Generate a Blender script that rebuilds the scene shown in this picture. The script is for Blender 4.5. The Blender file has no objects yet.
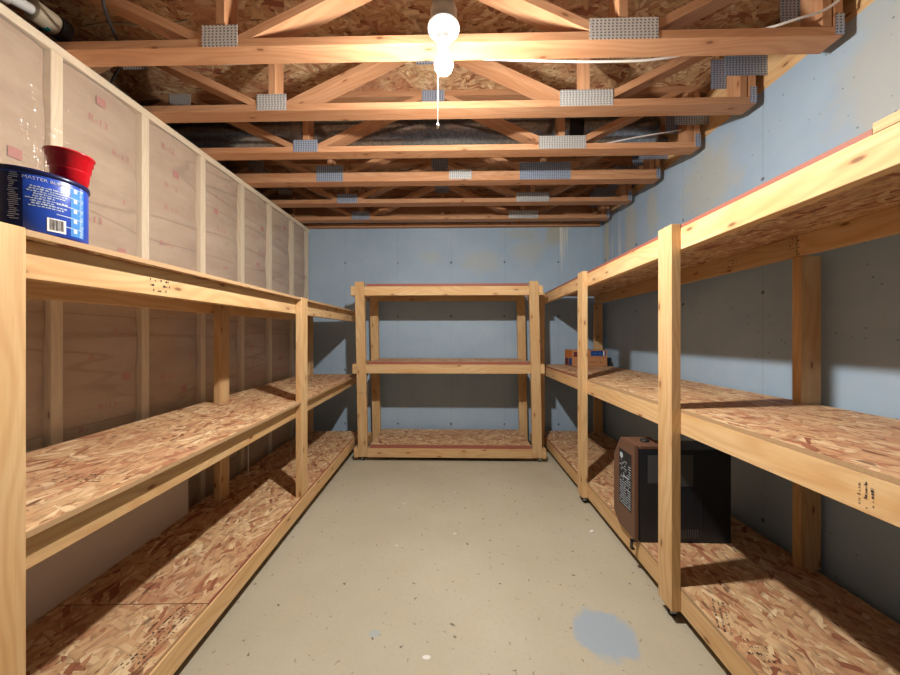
import bpy, bmesh, math, random
from mathutils import Vector, Matrix

# ------------------------------------------------------------------ camera, world, exposure
sc = bpy.context.scene
COL = sc.collection
EYE = 1.19                       # camera height above the floor; most heights below are measured from it
def Z(h): return h + EYE

cam = bpy.data.objects.new('camera', bpy.data.cameras.new('camera'))
COL.objects.link(cam)
cam.location = (0, 0, EYE)
cam.rotation_euler = (math.radians(90), 0, math.radians(1.2))
cam.data.sensor_width = 36.0
cam.data.lens = 12.8             # 320 px on a 900 px wide frame
cam.data.clip_start = 0.02
sc.camera = cam

world = bpy.data.worlds.new('world')
sc.world = world
world.use_nodes = True
wb = world.node_tree.nodes['Background']
wb.inputs['Color'].default_value = (0.88, 0.94, 1.0, 1)
wb.inputs['Strength'].default_value = 0.10    # dim fill added to lift the shadows, entering by the open near side

BULB_STRENGTH = 4000.0
BULB_COLOR = (1.0, 0.95, 0.87, 1)
sc.view_settings.view_transform = 'Standard'
sc.view_settings.look = 'None'
sc.view_settings.exposure = 0.0
sc.view_settings.gamma = 1.0
sc.view_settings.use_curve_mapping = False

rng = random.Random(7)

# ------------------------------------------------------------------ material helpers
class NT:
    def __init__(self, name):
        self.m = bpy.data.materials.new(name)
        self.m.use_nodes = True
        self.t = self.m.node_tree
        self.t.nodes.clear()
        self.out = self.t.nodes.new('ShaderNodeOutputMaterial')
    def n(self, typ, ins=None, **props):
        nd = self.t.nodes.new(typ)
        for k, v in props.items():
            setattr(nd, k, v)
        for k, v in (ins or {}).items():
            s = nd.inputs[k]
            if isinstance(v, bpy.types.NodeSocket):
                self.t.links.new(v, s)
            else:
                s.default_value = v
        return nd
    def math(self, op, a, b=0.0, c=0.0):
        return self.n('ShaderNodeMath', {0: a, 1: b, 2: c}, operation=op).outputs[0]
    def mix(self, f, a, b, blend='MIX'):
        nd = self.n('ShaderNodeMix', data_type='RGBA', blend_type=blend)
        for i, v in ((0, f), (6, a), (7, b)):
            s = nd.inputs[i]
            if isinstance(v, bpy.types.NodeSocket):
                self.t.links.new(v, s)
            else:
                s.default_value = v if i == 0 else (tuple(v) + (1,) if len(v) == 3 else v)
        return nd.outputs[2]
    def ramp(self, f, stops, interp='LINEAR'):
        nd = self.n('ShaderNodeValToRGB', {0: f})
        cr = nd.color_ramp
        cr.interpolation = interp
        while len(cr.elements) < len(stops):
            cr.elements.new(0.5)
        for e, (p, c) in zip(cr.elements, stops):
            e.position = p
            e.color = tuple(c) + (1,) if len(c) == 3 else c
        return nd.outputs[0]
    def step(self, v, lo, hi):
        return self.n('ShaderNodeMapRange', {0: v, 1: lo, 2: hi, 3: 0.0, 4: 1.0}).outputs[0]
    def noise(self, vec, scale, detail=2.0, rough=0.5, dist=0.0):
        return self.n('ShaderNodeTexNoise', {'Vector': vec, 'Scale': scale, 'Detail': detail, 'Roughness': rough, 'Distortion': dist}).outputs[0]
    def vscale(self, vec, s, loc=(0, 0, 0), rot=(0, 0, 0)):
        return self.n('ShaderNodeMapping', {'Vector': vec, 'Location': loc, 'Rotation': rot, 'Scale': s}).outputs[0]
    def bsdf(self, color, rough=0.6, metal=0.0, spec=0.3, bump=None, bump_d=0.002, **extra):
        ins = {'Base Color': color if isinstance(color, bpy.types.NodeSocket) else tuple(color) + (1,),
               'Roughness': rough, 'Metallic': metal, 'Specular IOR Level': spec}
        ins.update(extra)
        if bump is not None:
            ins['Normal'] = self.n('ShaderNodeBump', {'Height': bump, 'Strength': 0.6, 'Distance': bump_d}).outputs[0]
        b = self.n('ShaderNodeBsdfPrincipled', ins)
        self.t.links.new(b.outputs[0], self.out.inputs[0])
        return b

def uv_random(t):
    """UV in metres, moved by a random amount per object"""
    uv = t.n('ShaderNodeTexCoord').outputs['UV']
    r = t.n('ShaderNodeObjectInfo').outputs['Random']
    off = t.n('ShaderNodeCombineXYZ', {0: t.math('MULTIPLY', r, 37.0), 1: t.math('MULTIPLY', r, 11.0), 2: t.math('MULTIPLY', r, 5.0)}).outputs[0]
    return t.n('ShaderNodeVectorMath', {0: uv, 1: off}, operation='ADD').outputs[0], r

def make_lumber(name, pale, mid, dark, knot=0.5):
    t = NT(name)
    v, r = uv_random(t)
    warp = t.noise(t.vscale(v, (1.5, 6, 1)), 1.0, 1.5)
    y = t.n('ShaderNodeSeparateXYZ', {0: v}).outputs[1]
    ring = t.math('SINE', t.math('ADD', t.math('MULTIPLY', y, 190.0), t.math('MULTIPLY', warp, 60.0)))
    ring = t.step(ring, -0.4, 1.0)
    fib = t.noise(t.vscale(v, (7, 330, 1)), 1.0, 3.0, 0.65)
    tone = t.noise(t.vscale(v, (2.2, 14, 1)), 1.0, 3.0)
    c = t.ramp(tone, [(0.30, mid), (0.68, pale)])
    c = t.mix(t.math('MULTIPLY', ring, 0.24), c, dark)
    c = t.mix(t.math('MULTIPLY', t.step(fib, 0.50, 0.75), 0.26), c, dark)
    bright = t.math('ADD', 0.86, t.math('MULTIPLY', r, 0.24))
    c = t.mix(1.0, c, t.n('ShaderNodeCombineColor', {0: bright, 1: bright, 2: bright}).outputs[0], 'MULTIPLY')
    vo = t.n('ShaderNodeTexVoronoi', {'Vector': t.vscale(v, (4.2, 11.0, 1)), 'Scale': 1.0}, voronoi_dimensions='2D')
    pick = t.n('ShaderNodeSeparateColor', {0: vo.outputs['Color']}).outputs[0]
    k = t.math('MULTIPLY', t.step(vo.outputs['Distance'], 0.085, 0.04), t.math('LESS_THAN', pick, knot))
    halo = t.math('MULTIPLY', t.step(vo.outputs['Distance'], 0.22, 0.06), t.math('LESS_THAN', pick, knot))
    c = t.mix(t.math('MULTIPLY', halo, 0.35), c, dark)
    c = t.mix(t.math('MULTIPLY', k, 0.8), c, (0.15, 0.06, 0.025))
    t.bsdf(c, 0.62, 0.0, 0.25, bump=fib, bump_d=0.0006)
    return t.m

def make_osb(name, gain=1.0, red=0.5):
    t = NT(name)
    v, r = uv_random(t)
    wob = t.n('ShaderNodeTexNoise', {'Vector': v, 'Scale': 9.0, 'Detail': 2.0}).outputs[1]
    wv = t.n('ShaderNodeVectorMath', {0: wob, 1: (0.5, 0.5, 0.5)}, operation='SUBTRACT').outputs[0]
    wv = t.n('ShaderNodeVectorMath', {0: wv, 3: 0.014}, operation='SCALE').outputs[0]
    v = t.n('ShaderNodeVectorMath', {0: v, 1: wv}, operation='ADD').outputs[0]
    best = tone = edge = None
    for i, (ang, su, sv) in enumerate(((0.08, 10, 40), (0.55, 12, 46), (-0.5, 11, 42), (1.2, 16, 48), (-0.2, 9, 36), (-1.0, 15, 50), (0.3, 15, 64))):
        vo = t.n('ShaderNodeTexVoronoi', {'Vector': t.vscale(t.vscale(v, (1, 1, 1), rot=(0, 0, ang)), (su, sv, 1), (3.1 * i, 1.7 * i, 0)), 'Scale': 1.0, 'Randomness': 1.0}, voronoi_dimensions='2D', distance='CHEBYCHEV')
        s = t.n('ShaderNodeSeparateColor', {0: vo.outputs['Color']})
        key, col, d = s.outputs[0], s.outputs[1], vo.outputs['Distance']
        if best is None:
            best, tone, edge = key, col, d
        else:
            m = t.math('GREATER_THAN', key, best)
            tone = t.n('ShaderNodeMix', {0: m, 2: tone, 3: col}, data_type='FLOAT').outputs[0]
            edge = t.n('ShaderNodeMix', {0: m, 2: edge, 3: d}, data_type='FLOAT').outputs[0]
            best = t.math('MAXIMUM', key, best)
    g = gain
    c = t.ramp(tone, [(0.0, (0.23 * g, 0.075 * g, 0.042 * g)), (0.06, (0.38 * g, 0.16 * g, 0.085 * g)), (0.18, (0.52 * g, 0.285 * g, 0.15 * g)),
                      (0.45, (0.59 * g, 0.375 * g, 0.20 * g)), (0.78, (0.66 * g, 0.455 * g, 0.255 * g)), (1.0, (0.80 * g, 0.62 * g, 0.385 * g))])
    big = t.noise(v, 2.6, 2.0)
    c = t.mix(t.math('MULTIPLY', t.step(big, 0.46, 0.72), red), c, (0.46 * g, 0.20 * g, 0.12 * g))
    fib = t.noise(t.vscale(v, (22, 190, 1), rot=(0, 0, 0.2)), 1.0, 2.0, 0.6)
    c = t.mix(t.math('MULTIPLY', t.step(fib, 0.55, 0.80), 0.38), c, (0.16 * g, 0.062 * g, 0.030 * g))
    chip = t.noise(t.vscale(v, (14, 46, 1), rot=(0, 0, -0.25)), 1.0, 1.0)
    c = t.mix(t.math('MULTIPLY', t.step(chip, 0.69, 0.74), 0.75), c, (0.10 * g, 0.035 * g, 0.02 * g))
    c = t.mix(t.math('MULTIPLY', t.step(edge, 0.38, 0.62), 0.40), c, (0.15 * g, 0.06 * g, 0.03 * g))
    t.bsdf(c, 0.6, 0.0, 0.25, bump=tone, bump_d=0.0012)
    return t.m

def make_concrete(name, along, patches, streaks):
    """blue-painted poured concrete; along = index of the horizontal axis"""
    t = NT(name)
    p = t.n('ShaderNodeTexCoord').outputs['Object']
    s = t.n('ShaderNodeSeparateXYZ', {0: p})
    h, z = s.outputs[along], s.outputs[2]
    n1 = t.noise(p, 1.6, 4.0, 0.6)
    n2 = t.noise(p, 9.0, 4.0, 0.65)
    c = t.ramp(n1, [(0.30, (0.31, 0.43, 0.575)), (0.70, (0.395, 0.52, 0.65))])
    c = t.mix(t.math('MULTIPLY', t.step(n2, 0.45, 0.8), 0.40), c, (0.43, 0.51, 0.58))
    # bare, yellowish concrete where the paint is thin, each with its own place
    col = None
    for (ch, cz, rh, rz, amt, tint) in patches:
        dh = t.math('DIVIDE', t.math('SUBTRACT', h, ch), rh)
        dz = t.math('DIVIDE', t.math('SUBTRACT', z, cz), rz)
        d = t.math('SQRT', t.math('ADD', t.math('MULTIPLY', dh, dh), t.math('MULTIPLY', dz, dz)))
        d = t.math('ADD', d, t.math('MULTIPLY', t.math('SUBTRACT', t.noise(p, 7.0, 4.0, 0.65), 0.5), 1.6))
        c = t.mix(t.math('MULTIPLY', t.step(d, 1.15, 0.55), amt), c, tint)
    if streaks:
        sv = t.noise(t.vscale(p, (22, 22, 1.2)), 1.0, 3.0)
        for (h0, h1, z0) in streaks:
            m = t.math('MULTIPLY', t.math('GREATER_THAN', h, h0), t.math('LESS_THAN', h, h1))
            m = t.math('MULTIPLY', m, t.step(z, z0, z0 + 0.25))
            c = t.mix(t.math('MULTIPLY', m, t.step(sv, 0.52, 0.62)), c, (0.62, 0.64, 0.62))
    # form seams and tie holes
    fr = t.math('ABSOLUTE', t.math('SUBTRACT', t.math('FRACT', t.math('DIVIDE', t.math('ADD', h, 10.13), 0.61)), 0.5))
    seam = t.math('MULTIPLY', t.step(fr, 0.005, 0.002), 0.32)
    c = t.mix(seam, c, (0.17, 0.22, 0.29))
    fh = t.math('MULTIPLY', t.math('SUBTRACT', t.math('FRACT', t.math('DIVIDE', t.math('ADD', h, 10.13), 0.61)), 0.5), 0.61)
    fz = t.math('MULTIPLY', t.math('SUBTRACT', t.math('FRACT', t.math('DIVIDE', t.math('ADD', z, 0.105), 0.615)), 0.5), 0.615)
    dd = t.math('SQRT', t.math('ADD', t.math('MULTIPLY', fh, fh), t.math('MULTIPLY', fz, fz)))
    dd = t.math('ADD', dd, t.math('MULTIPLY', t.math('SUBTRACT', n2, 0.5), 0.03))
    hole = t.step(dd, 0.014, 0.007)
    c = t.mix(t.math('MULTIPLY', hole, 0.85), c, (0.05, 0.06, 0.08))
    vo = t.n('ShaderNodeTexVoronoi', {'Vector': p, 'Scale': 20.0})
    pick = t.n('ShaderNodeSeparateColor', {0: vo.outputs['Color']}).outputs[0]
    pit = t.math('MULTIPLY', t.step(vo.outputs['Distance'], 0.095, 0.05), t.math('LESS_THAN', pick, 0.55))
    c = t.mix(t.math('MULTIPLY', pit, 0.75), c, (0.09, 0.11, 0.14))
    hgt = t.math('SUBTRACT', t.math('MULTIPLY', n2, 0.35), t.math('ADD', t.math('MULTIPLY', pit, 0.6), seam))
    t.bsdf(c, 0.55, 0.0, 0.3, bump=hgt, bump_d=0.004)
    return t.m

def make_floor():
    t = NT('concrete_floor')
    p = t.n('ShaderNodeTexCoord').outputs['Object']
    s = t.n('ShaderNodeSeparateXYZ', {0: p})
    n1, n2, n3 = t.noise(p, 1.1, 4.0, 0.6), t.noise(p, 6.0, 4.0, 0.65), t.noise(p, 60.0, 3.0, 0.7)
    c = t.ramp(n1, [(0.3, (0.43, 0.395, 0.30)), (0.7, (0.52, 0.485, 0.385))])
    c = t.mix(t.math('MULTIPLY', t.step(n2, 0.5, 0.75), 0.42), c, (0.50, 0.41, 0.275))
    c = t.mix(t.math('MULTIPLY', t.step(n3, 0.5, 0.8), 0.30), c, (0.34, 0.29, 0.21))
    for scale, thr, rad, tint in ((5.0, 0.42, 0.036, (0.06, 0.045, 0.04)), (11.0, 0.14, 0.055, (0.16, 0.10, 0.06)), (2.7, 0.12, 0.022, (0.72, 0.72, 0.70)), (31.0, 0.10, 0.13, (0.24, 0.18, 0.12))):
        wv = t.n('ShaderNodeVectorMath', {0: p, 1: t.n('ShaderNodeVectorMath', {0: t.n('ShaderNodeTexNoise', {'Vector': p, 'Scale': 55.0}).outputs[1], 3: 0.035}, operation='SCALE').outputs[0]}, operation='ADD').outputs[0]
        vo = t.n('ShaderNodeTexVoronoi', {'Vector': wv, 'Scale': scale}, voronoi_dimensions='2D')
        pick = t.n('ShaderNodeSeparateColor', {0: vo.outputs['Color']}).outputs[0]
        k = t.math('MULTIPLY', t.step(vo.outputs['Distance'], rad, rad * 0.6), t.math('LESS_THAN', pick, thr))
        c = t.mix(t.math('MULTIPLY', k, 0.8), c, tint)
    # spilled blue wall paint and a smear of white
    for cx, cy, rx, ry, tint, amt, nz in ((0.600, 1.300, 0.122, 0.112, (0.30, 0.39, 0.50), 0.80, 1.1), (-0.115, 1.19, 0.017, 0.008, (0.78, 0.78, 0.76), 0.9, 2.6), (-0.33, 1.28, 0.02, 0.016, (0.36, 0.43, 0.48), 0.7, 1.5)):
        dx = t.math('DIVIDE', t.math('SUBTRACT', s.outputs[0], cx), rx)
        dy = t.math('DIVIDE', t.math('SUBTRACT', s.outputs[1], cy), ry)
        d = t.math('SQRT', t.math('ADD', t.math('MULTIPLY', dx, dx), t.math('MULTIPLY', dy, dy)))
        d = t.math('ADD', d, t.math('MULTIPLY', t.math('SUBTRACT', t.noise(p, 13.0, 4.0, 0.55), 0.5), nz))
        c = t.mix(t.math('MULTIPLY', t.step(d, 1.10, 0.84), amt), c, tint)
    t.bsdf(c, 0.62, 0.0, 0.3, bump=n2, bump_d=0.002)
    return t.m

def make_kraft():
    t = NT('kraft_paper')
    p = t.n('ShaderNodeTexCoord').outputs['Object']
    n1 = t.noise(t.vscale(p, (1, 2.0, 7.0)), 1.0, 4.0, 0.6)
    n2 = t.noise(p, 14.0, 3.0, 0.6)
    c = t.ramp(n1, [(0.3, (0.44, 0.305, 0.20)), (0.7, (0.58, 0.44, 0.31))])
    c = t.mix(t.math('MULTIPLY', t.step(n2, 0.5, 0.8), 0.3), c, (0.34, 0.24, 0.15))
    cr = t.noise(t.vscale(p, (1, 0.45, 4.2), rot=(0.06, 0, 0)), 1.0, 2.0, 0.45)
    crease = t.step(t.math('ABSOLUTE', t.math('SUBTRACT', t.math('FRACT', t.math('MULTIPLY', cr, 4.0)), 0.5)), 0.05, 0.012)
    c = t.mix(t.math('MULTIPLY', crease, 0.38), c, (0.24, 0.15, 0.08))
    t.bsdf(c, 0.7, 0.0, 0.2, bump=t.math('SUBTRACT', n1, t.math('MULTIPLY', crease, 0.25)), bump_d=0.02)
    return t.m

def make_plastic_sheet():
    t = NT('polythene')
    p = t.n('ShaderNodeTexCoord').outputs['Object']
    wr = t.noise(t.vscale(p, (1, 5.0, 2.2)), 1.0, 5.0, 0.62, 0.8)
    fine = t.noise(t.vscale(p, (1, 3.0, 24.0), rot=(0.35, 0, 0)), 1.0, 3.0, 0.6)
    bump = t.n('ShaderNodeBump', {'Height': t.math('ADD', wr, t.math('MULTIPLY', fine, 0.4)), 'Strength': 0.9, 'Distance': 0.02}).outputs[0]
    tr = t.n('ShaderNodeBsdfTransparent', {0: (1, 1, 1, 1)}).outputs[0]
    di = t.n('ShaderNodeBsdfDiffuse', {0: (0.92, 0.89, 0.85, 1), 'Normal': bump}).outputs[0]
    gl = t.n('ShaderNodeBsdfGlossy', {0: (0.95, 0.95, 0.95, 1), 'Roughness': 0.22, 'Normal': bump}).outputs[0]
    a = t.n('ShaderNodeMixShader', {0: 0.14, 1: tr, 2: di}).outputs[0]
    b = t.n('ShaderNodeMixShader', {0: 0.085, 1: a, 2: gl}).outputs[0]
    t.t.links.new(b, t.out.inputs[0])
    return t.m

def make_plate(name, base, slot):
    t = NT(name)
    uv = t.n('ShaderNodeTexCoord').outputs['UV']
    s = t.n('ShaderNodeSeparateXYZ', {0: uv})
    u, v = s.outputs[0], s.outputs[1]
    zz = t.math('MULTIPLY', t.math('PINGPONG', v, 0.008), 0.55)
    a = t.math('FRACT', t.math('DIVIDE', t.math('ADD', u, zz), 0.0165))
    b = t.math('FRACT', t.math('DIVIDE', v, 0.0125))
    m = t.math('MULTIPLY', t.math('MULTIPLY', t.math('GREATER_THAN', a, 0.25), t.math('LESS_THAN', a, 0.72)), t.math('MULTIPLY', t.math('GREATER_THAN', b, 0.25), t.math('LESS_THAN', b, 0.80)))
    n = t.noise(uv, 70.0, 2.0)
    c = t.mix(t.math('MULTIPLY', n, 0.4), base, (0.22, 0.24, 0.27))
    c = t.mix(m, c, slot)
    t.bsdf(c, 0.45, 0.35, 0.5, bump=m, bump_d=-0.002)
    return t.m

def make_duct():
    t = NT('galvanised_steel')
    p = t.n('ShaderNodeTexCoord').outputs['Object']
    n = t.noise(p, 45.0, 3.0, 0.6)
    w = t.noise(p, 3.0, 2.0)
    c = t.ramp(n, [(0.35, (0.24, 0.28, 0.33)), (0.7, (0.42, 0.46, 0.50))])
    t.bsdf(c, t.math('ADD', 0.20, t.math('MULTIPLY', w, 0.18)), 0.95, 0.5)
    return t.m

def plain(name, col, rough=0.5, metal=0.0, spec=0.4, vary=0.12, scale=30.0):
    t = NT(name)
    p = t.n('ShaderNodeTexCoord').outputs['Object']
    n = t.noise(p, scale, 3.0, 0.6)
    c = t.mix(t.math('MULTIPLY', n, vary * 2), col, tuple(x * 0.6 for x in col))
    t.bsdf(c, rough, metal, spec)
    return t.m

def emitter(name, col, strength):
    t = NT(name)
    e = t.n('ShaderNodeEmission', {0: col, 1: strength})
    t.t.links.new(e.outputs[0], t.out.inputs[0])
    return t.m

M = {
    'pine': make_lumber('pine_lumber', (0.69, 0.49, 0.265), (0.62, 0.38, 0.17), (0.43, 0.18, 0.06)),
    'fir': make_lumber('fir_lumber', (0.58, 0.325, 0.18), (0.50, 0.245, 0.12), (0.32, 0.115, 0.045), 0.25),
    'stud': make_lumber('stud_lumber', (0.86, 0.76, 0.57), (0.80, 0.67, 0.47), (0.62, 0.46, 0.28), 0.15),
    'osb': make_osb('strand_board', 1.0, 0.42),
    'osb_ceiling': make_osb('subfloor_strand_board', 0.95, 0.75),
    'edge': plain('red_sealed_edge', (0.33, 0.11, 0.075), 0.6, vary=0.2, scale=60),
    'ply': plain('raw_board_edge', (0.50, 0.32, 0.17), 0.7, vary=0.35, scale=120),
    'back': make_concrete('blue_concrete_back', 0,
        [(1.13, Z(1.20), 0.13, 0.17, 0.7, (0.42, 0.40, 0.29)), (0.82, Z(0.98), 0.22, 0.15, 0.5, (0.45, 0.46, 0.40)), (0.25, Z(0.87), 0.26, 0.14, 0.42, (0.46, 0.47, 0.41)), (-0.28, Z(0.92), 0.14, 0.09, 0.35, (0.44, 0.46, 0.42)), (0.75, Z(1.18), 0.28, 0.08, 0.5, (0.40, 0.42, 0.36))],
        [(1.17, 1.31, Z(0.62)), (1.45, 1.56, Z(0.72))]),
    'right': make_concrete('blue_concrete_right', 1,
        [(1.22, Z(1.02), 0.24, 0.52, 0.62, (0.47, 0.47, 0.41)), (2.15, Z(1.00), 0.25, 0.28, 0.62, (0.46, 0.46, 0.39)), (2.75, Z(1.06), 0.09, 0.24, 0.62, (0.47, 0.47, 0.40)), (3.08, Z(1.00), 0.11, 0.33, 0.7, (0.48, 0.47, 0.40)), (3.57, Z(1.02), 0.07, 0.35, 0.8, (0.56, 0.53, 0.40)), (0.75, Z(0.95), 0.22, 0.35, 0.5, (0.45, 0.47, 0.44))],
        [(3.25, 3.45, Z(0.65))]),
    'floor': make_floor(),
    'kraft': make_kraft(),
    'poly': make_plastic_sheet(),
    'plate': make_plate('toothed_steel', (0.74, 0.74, 0.72), (0.13, 0.14, 0.155)),
    'plate_reflection': make_plate('toothed_steel_blue_reflection', (0.44, 0.52, 0.66), (0.045, 0.075, 0.17)),  # same grey steel with a blue reflection put into its colour
    'duct': make_duct(),
    'steel': plain('zinc_steel', (0.45, 0.47, 0.50), 0.38, 0.8, 0.5),
    'black': plain('black_rubber', (0.018, 0.018, 0.02), 0.55),
    'ink': plain('black_ink', (0.07, 0.05, 0.04), 0.8, vary=0.3, scale=200),
    'pink': plain('pink_print', (0.60, 0.22, 0.19), 0.8, vary=0.35, scale=90),
    'porcelain': plain('white_porcelain', (0.85, 0.85, 0.84), 0.25, 0, 0.5, 0.03),
    'cord': plain('white_cord', (0.80, 0.78, 0.74), 0.6, vary=0.05),
    'board': plain('off_white_board', (0.66, 0.57, 0.50), 0.8, vary=0.1, scale=5),
    'tub': plain('blue_plastic', (0.018, 0.065, 0.42), 0.3, 0, 0.5, 0.05),
    'tub_light': plain('light_blue_print', (0.06, 0.24, 0.60), 0.35, vary=0.1),
    'tub_dark': plain('navy_print', (0.008, 0.012, 0.07), 0.3, vary=0.1),
    'print': plain('pale_print', (0.48, 0.56, 0.66), 0.45, vary=0.08),
    'white': plain('white_paper', (0.82, 0.82, 0.82), 0.6, vary=0.05),
    'red': plain('red_plastic', (0.52, 0.006, 0.014), 0.22, 0, 0.5, 0.06),
    'brown': plain('brown_plastic', (0.145, 0.072, 0.045), 0.5, vary=0.12, scale=15),
    'blackmetal': plain('black_enamel', (0.014, 0.018, 0.026), 0.42, 0, 0.45, 0.2, 12),
    'greyplate': plain('grey_tag_plate', (0.07, 0.075, 0.08), 0.45),
    'carton': plain('carton_board', (0.48, 0.225, 0.10), 0.75, vary=0.1),
    'orange': plain('orange_print', (0.55, 0.16, 0.03), 0.7),
    'bluelabel': plain('blue_label', (0.012, 0.06, 0.24), 0.5),
    'maroon': plain('maroon_print', (0.12, 0.02, 0.03), 0.6),
    'pvc': plain('white_pvc', (0.78, 0.78, 0.76), 0.3, 0, 0.5, 0.03),
    'tan': plain('tan_plastic', (0.50, 0.42, 0.30), 0.5),
    'teal': plain('teal_print', (0.02, 0.22, 0.22), 0.5),
    'dark': plain('dark_concrete', (0.16, 0.14, 0.12), 0.8),
    'bulb': emitter('glowing_diffuser', BULB_COLOR, BULB_STRENGTH),
    'bulb_neck': emitter('dimmer_bulb_neck', BULB_COLOR, BULB_STRENGTH * 0.04),
}

# ------------------------------------------------------------------ geometry helpers
def link(name, me, mat, parent=None, loc=(0, 0, 0), rot=(0, 0, 0)):
    o = bpy.data.objects.new(name, me)
    if mat is not None:
        for m in (mat if isinstance(mat, (list, tuple)) else [mat]):
            me.materials.append(m)
    o.location, o.rotation_euler = loc, rot
    if parent is not None:
        o.parent = parent
    COL.objects.link(o)
    return o

def to_mesh(name, bm):
    me = bpy.data.meshes.new(name)
    bm.normal_update()
    bm.to_mesh(me)
    bm.free()
    return me

def add_uv(bm, axis, seed=None):
    """UV in metres: U runs along the long axis of the piece"""
    lay = bm.loops.layers.uv.verify()
    off = (rng.uniform(0, 9), rng.uniform(0, 9))
    oth = [a for a in (0, 1, 2) if a != axis]
    for f in bm.faces:
        n = f.normal
        k = max((0, 1, 2), key=lambda a: abs(n[a]))
        for l in f.loops:
            c = l.vert.co
            if k == axis:
                uv = (c[oth[0]] * 0.3, c[oth[1]])
            else:
                other = [a for a in oth if a != k][0]
                uv = (c[axis], c[other] + 0.31 * k)
            l[lay].uv = (uv[0] + off[0], uv[1] + off[1])

def box_bm(size, bevel=0.0015):
    bm = bmesh.new()
    bmesh.ops.create_cube(bm, size=1.0)
    for v in bm.verts:
        v.co = Vector((v.co.x * size[0], v.co.y * size[1], v.co.z * size[2]))
    if bevel:
        bmesh.ops.bevel(bm, geom=list(bm.edges), offset=bevel, segments=1, affect='EDGES')
    bm.normal_update()
    return bm

def board(name, lo, hi, mat, parent=None, axis=None, bevel=0.0015, rot=(0, 0, 0), shear=None):
    lo, hi = Vector(lo), Vector(hi)
    size, c = hi - lo, (lo + hi) / 2
    if axis is None:
        axis = max((0, 1, 2), key=lambda a: size[a])
    bm = box_bm(size, bevel)
    add_uv(bm, axis)
    if shear:
        for v in bm.verts:
            v.co.x += shear * v.co.z
        c = c.copy()
        c.x += shear * (c.z - Z(-0.3))
    return link(name, to_mesh(name, bm), mat, parent, c, rot)

def lathe_bm(prof, n=32, axis='Z', caps=True):
    """profile of (radius, height) turned about Z"""
    bm = bmesh.new()
    rings = []
    for r, h in prof:
        rings.append([bm.verts.new((r * math.cos(2 * math.pi * i / n), r * math.sin(2 * math.pi * i / n), h)) for i in range(n)])
    for a, b in zip(rings, rings[1:]):
        for i in range(n):
            f = bm.faces.new((a[i], a[(i + 1) % n], b[(i + 1) % n], b[i]))
            f.smooth = True
    if caps:
        bm.faces.new(list(reversed(rings[0])))
        bm.faces.new(rings[-1])
    bmesh.ops.recalc_face_normals(bm, faces=bm.faces)
    return bm

def lathe(name, prof, mat, parent=None, loc=(0, 0, 0), rot=(0, 0, 0), n=32, caps=True):
    return link(name, to_mesh(name, lathe_bm(prof, n, caps=caps)), mat, parent, loc, rot)

def tube(name, pts, r, mat, parent=None, loc=(0, 0, 0), n=8):
    cu = bpy.data.curves.new(name, 'CURVE')
    cu.dimensions = '3D'
    cu.bevel_depth = r
    cu.bevel_resolution = 2
    cu.use_fill_caps = True
    sp = cu.splines.new('BEZIER')
    sp.bezier_points.add(len(pts) - 1)
    for b, p in zip(sp.bezier_points, pts):
        b.co = p
        b.handle_left_type = b.handle_right_type = 'AUTO'
    tmp = bpy.data.objects.new(name, cu)
    COL.objects.link(tmp)
    dg = bpy.context.evaluated_depsgraph_get()
    me = bpy.data.meshes.new_from_object(tmp.evaluated_get(dg))
    bpy.data.objects.remove(tmp)
    bpy.data.curves.remove(cu)
    for p in me.polygons:
        p.use_smooth = True
    me.materials.clear()
    return link(name, me, mat, parent, loc)

def text_bm(body, size, depth=0.0004):
    cu = bpy.data.curves.new('lettering', 'FONT')
    cu.body = body
    cu.size = size
    cu.extrude = depth
    cu.align_x = 'CENTER'
    cu.align_y = 'CENTER'
    cu.resolution_u = 2
    tmp = bpy.data.objects.new('lettering', cu)
    COL.objects.link(tmp)
    dg = bpy.context.evaluated_depsgraph_get()
    me = bpy.data.meshes.new_from_object(tmp.evaluated_get(dg))
    bpy.data.objects.remove(tmp)
    bpy.data.curves.remove(cu)
    bm = bmesh.new()
    bm.from_mesh(me)
    bpy.data.meshes.remove(me)
    return bm

def join_bm(dst, src, mtx):
    bmesh.ops.transform(src, matrix=mtx, verts=src.verts)
    tmp = bpy.data.meshes.new('tmp')
    src.to_mesh(tmp)
    src.free()
    dst.from_mesh(tmp)
    bpy.data.meshes.remove(tmp)

def quad_box(bm, lo, hi):
    lo, hi = Vector(lo), Vector(hi)
    r = bmesh.ops.create_cube(bm, size=1.0)
    for v in r['verts']:
        v.co = Vector((v.co.x * (hi.x - lo.x), v.co.y * (hi.y - lo.y), v.co.z * (hi.z - lo.z))) + (lo + hi) / 2

def empty(name, loc=(0, 0, 0), rz=0.0):
    o = bpy.data.objects.new(name, None)
    o.empty_display_size = 0.1
    o.location = loc
    o.rotation_euler = (0, 0, rz)
    COL.objects.link(o)
    return o

def tag(o, label, cat, group=None):
    o['label'], o['category'] = label, cat
    if group:
        o['group'] = group
    return o

def structure(o, label=None):
    o['kind'] = 'structure'
    if label:
        o['label'] = label
    return o

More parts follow.
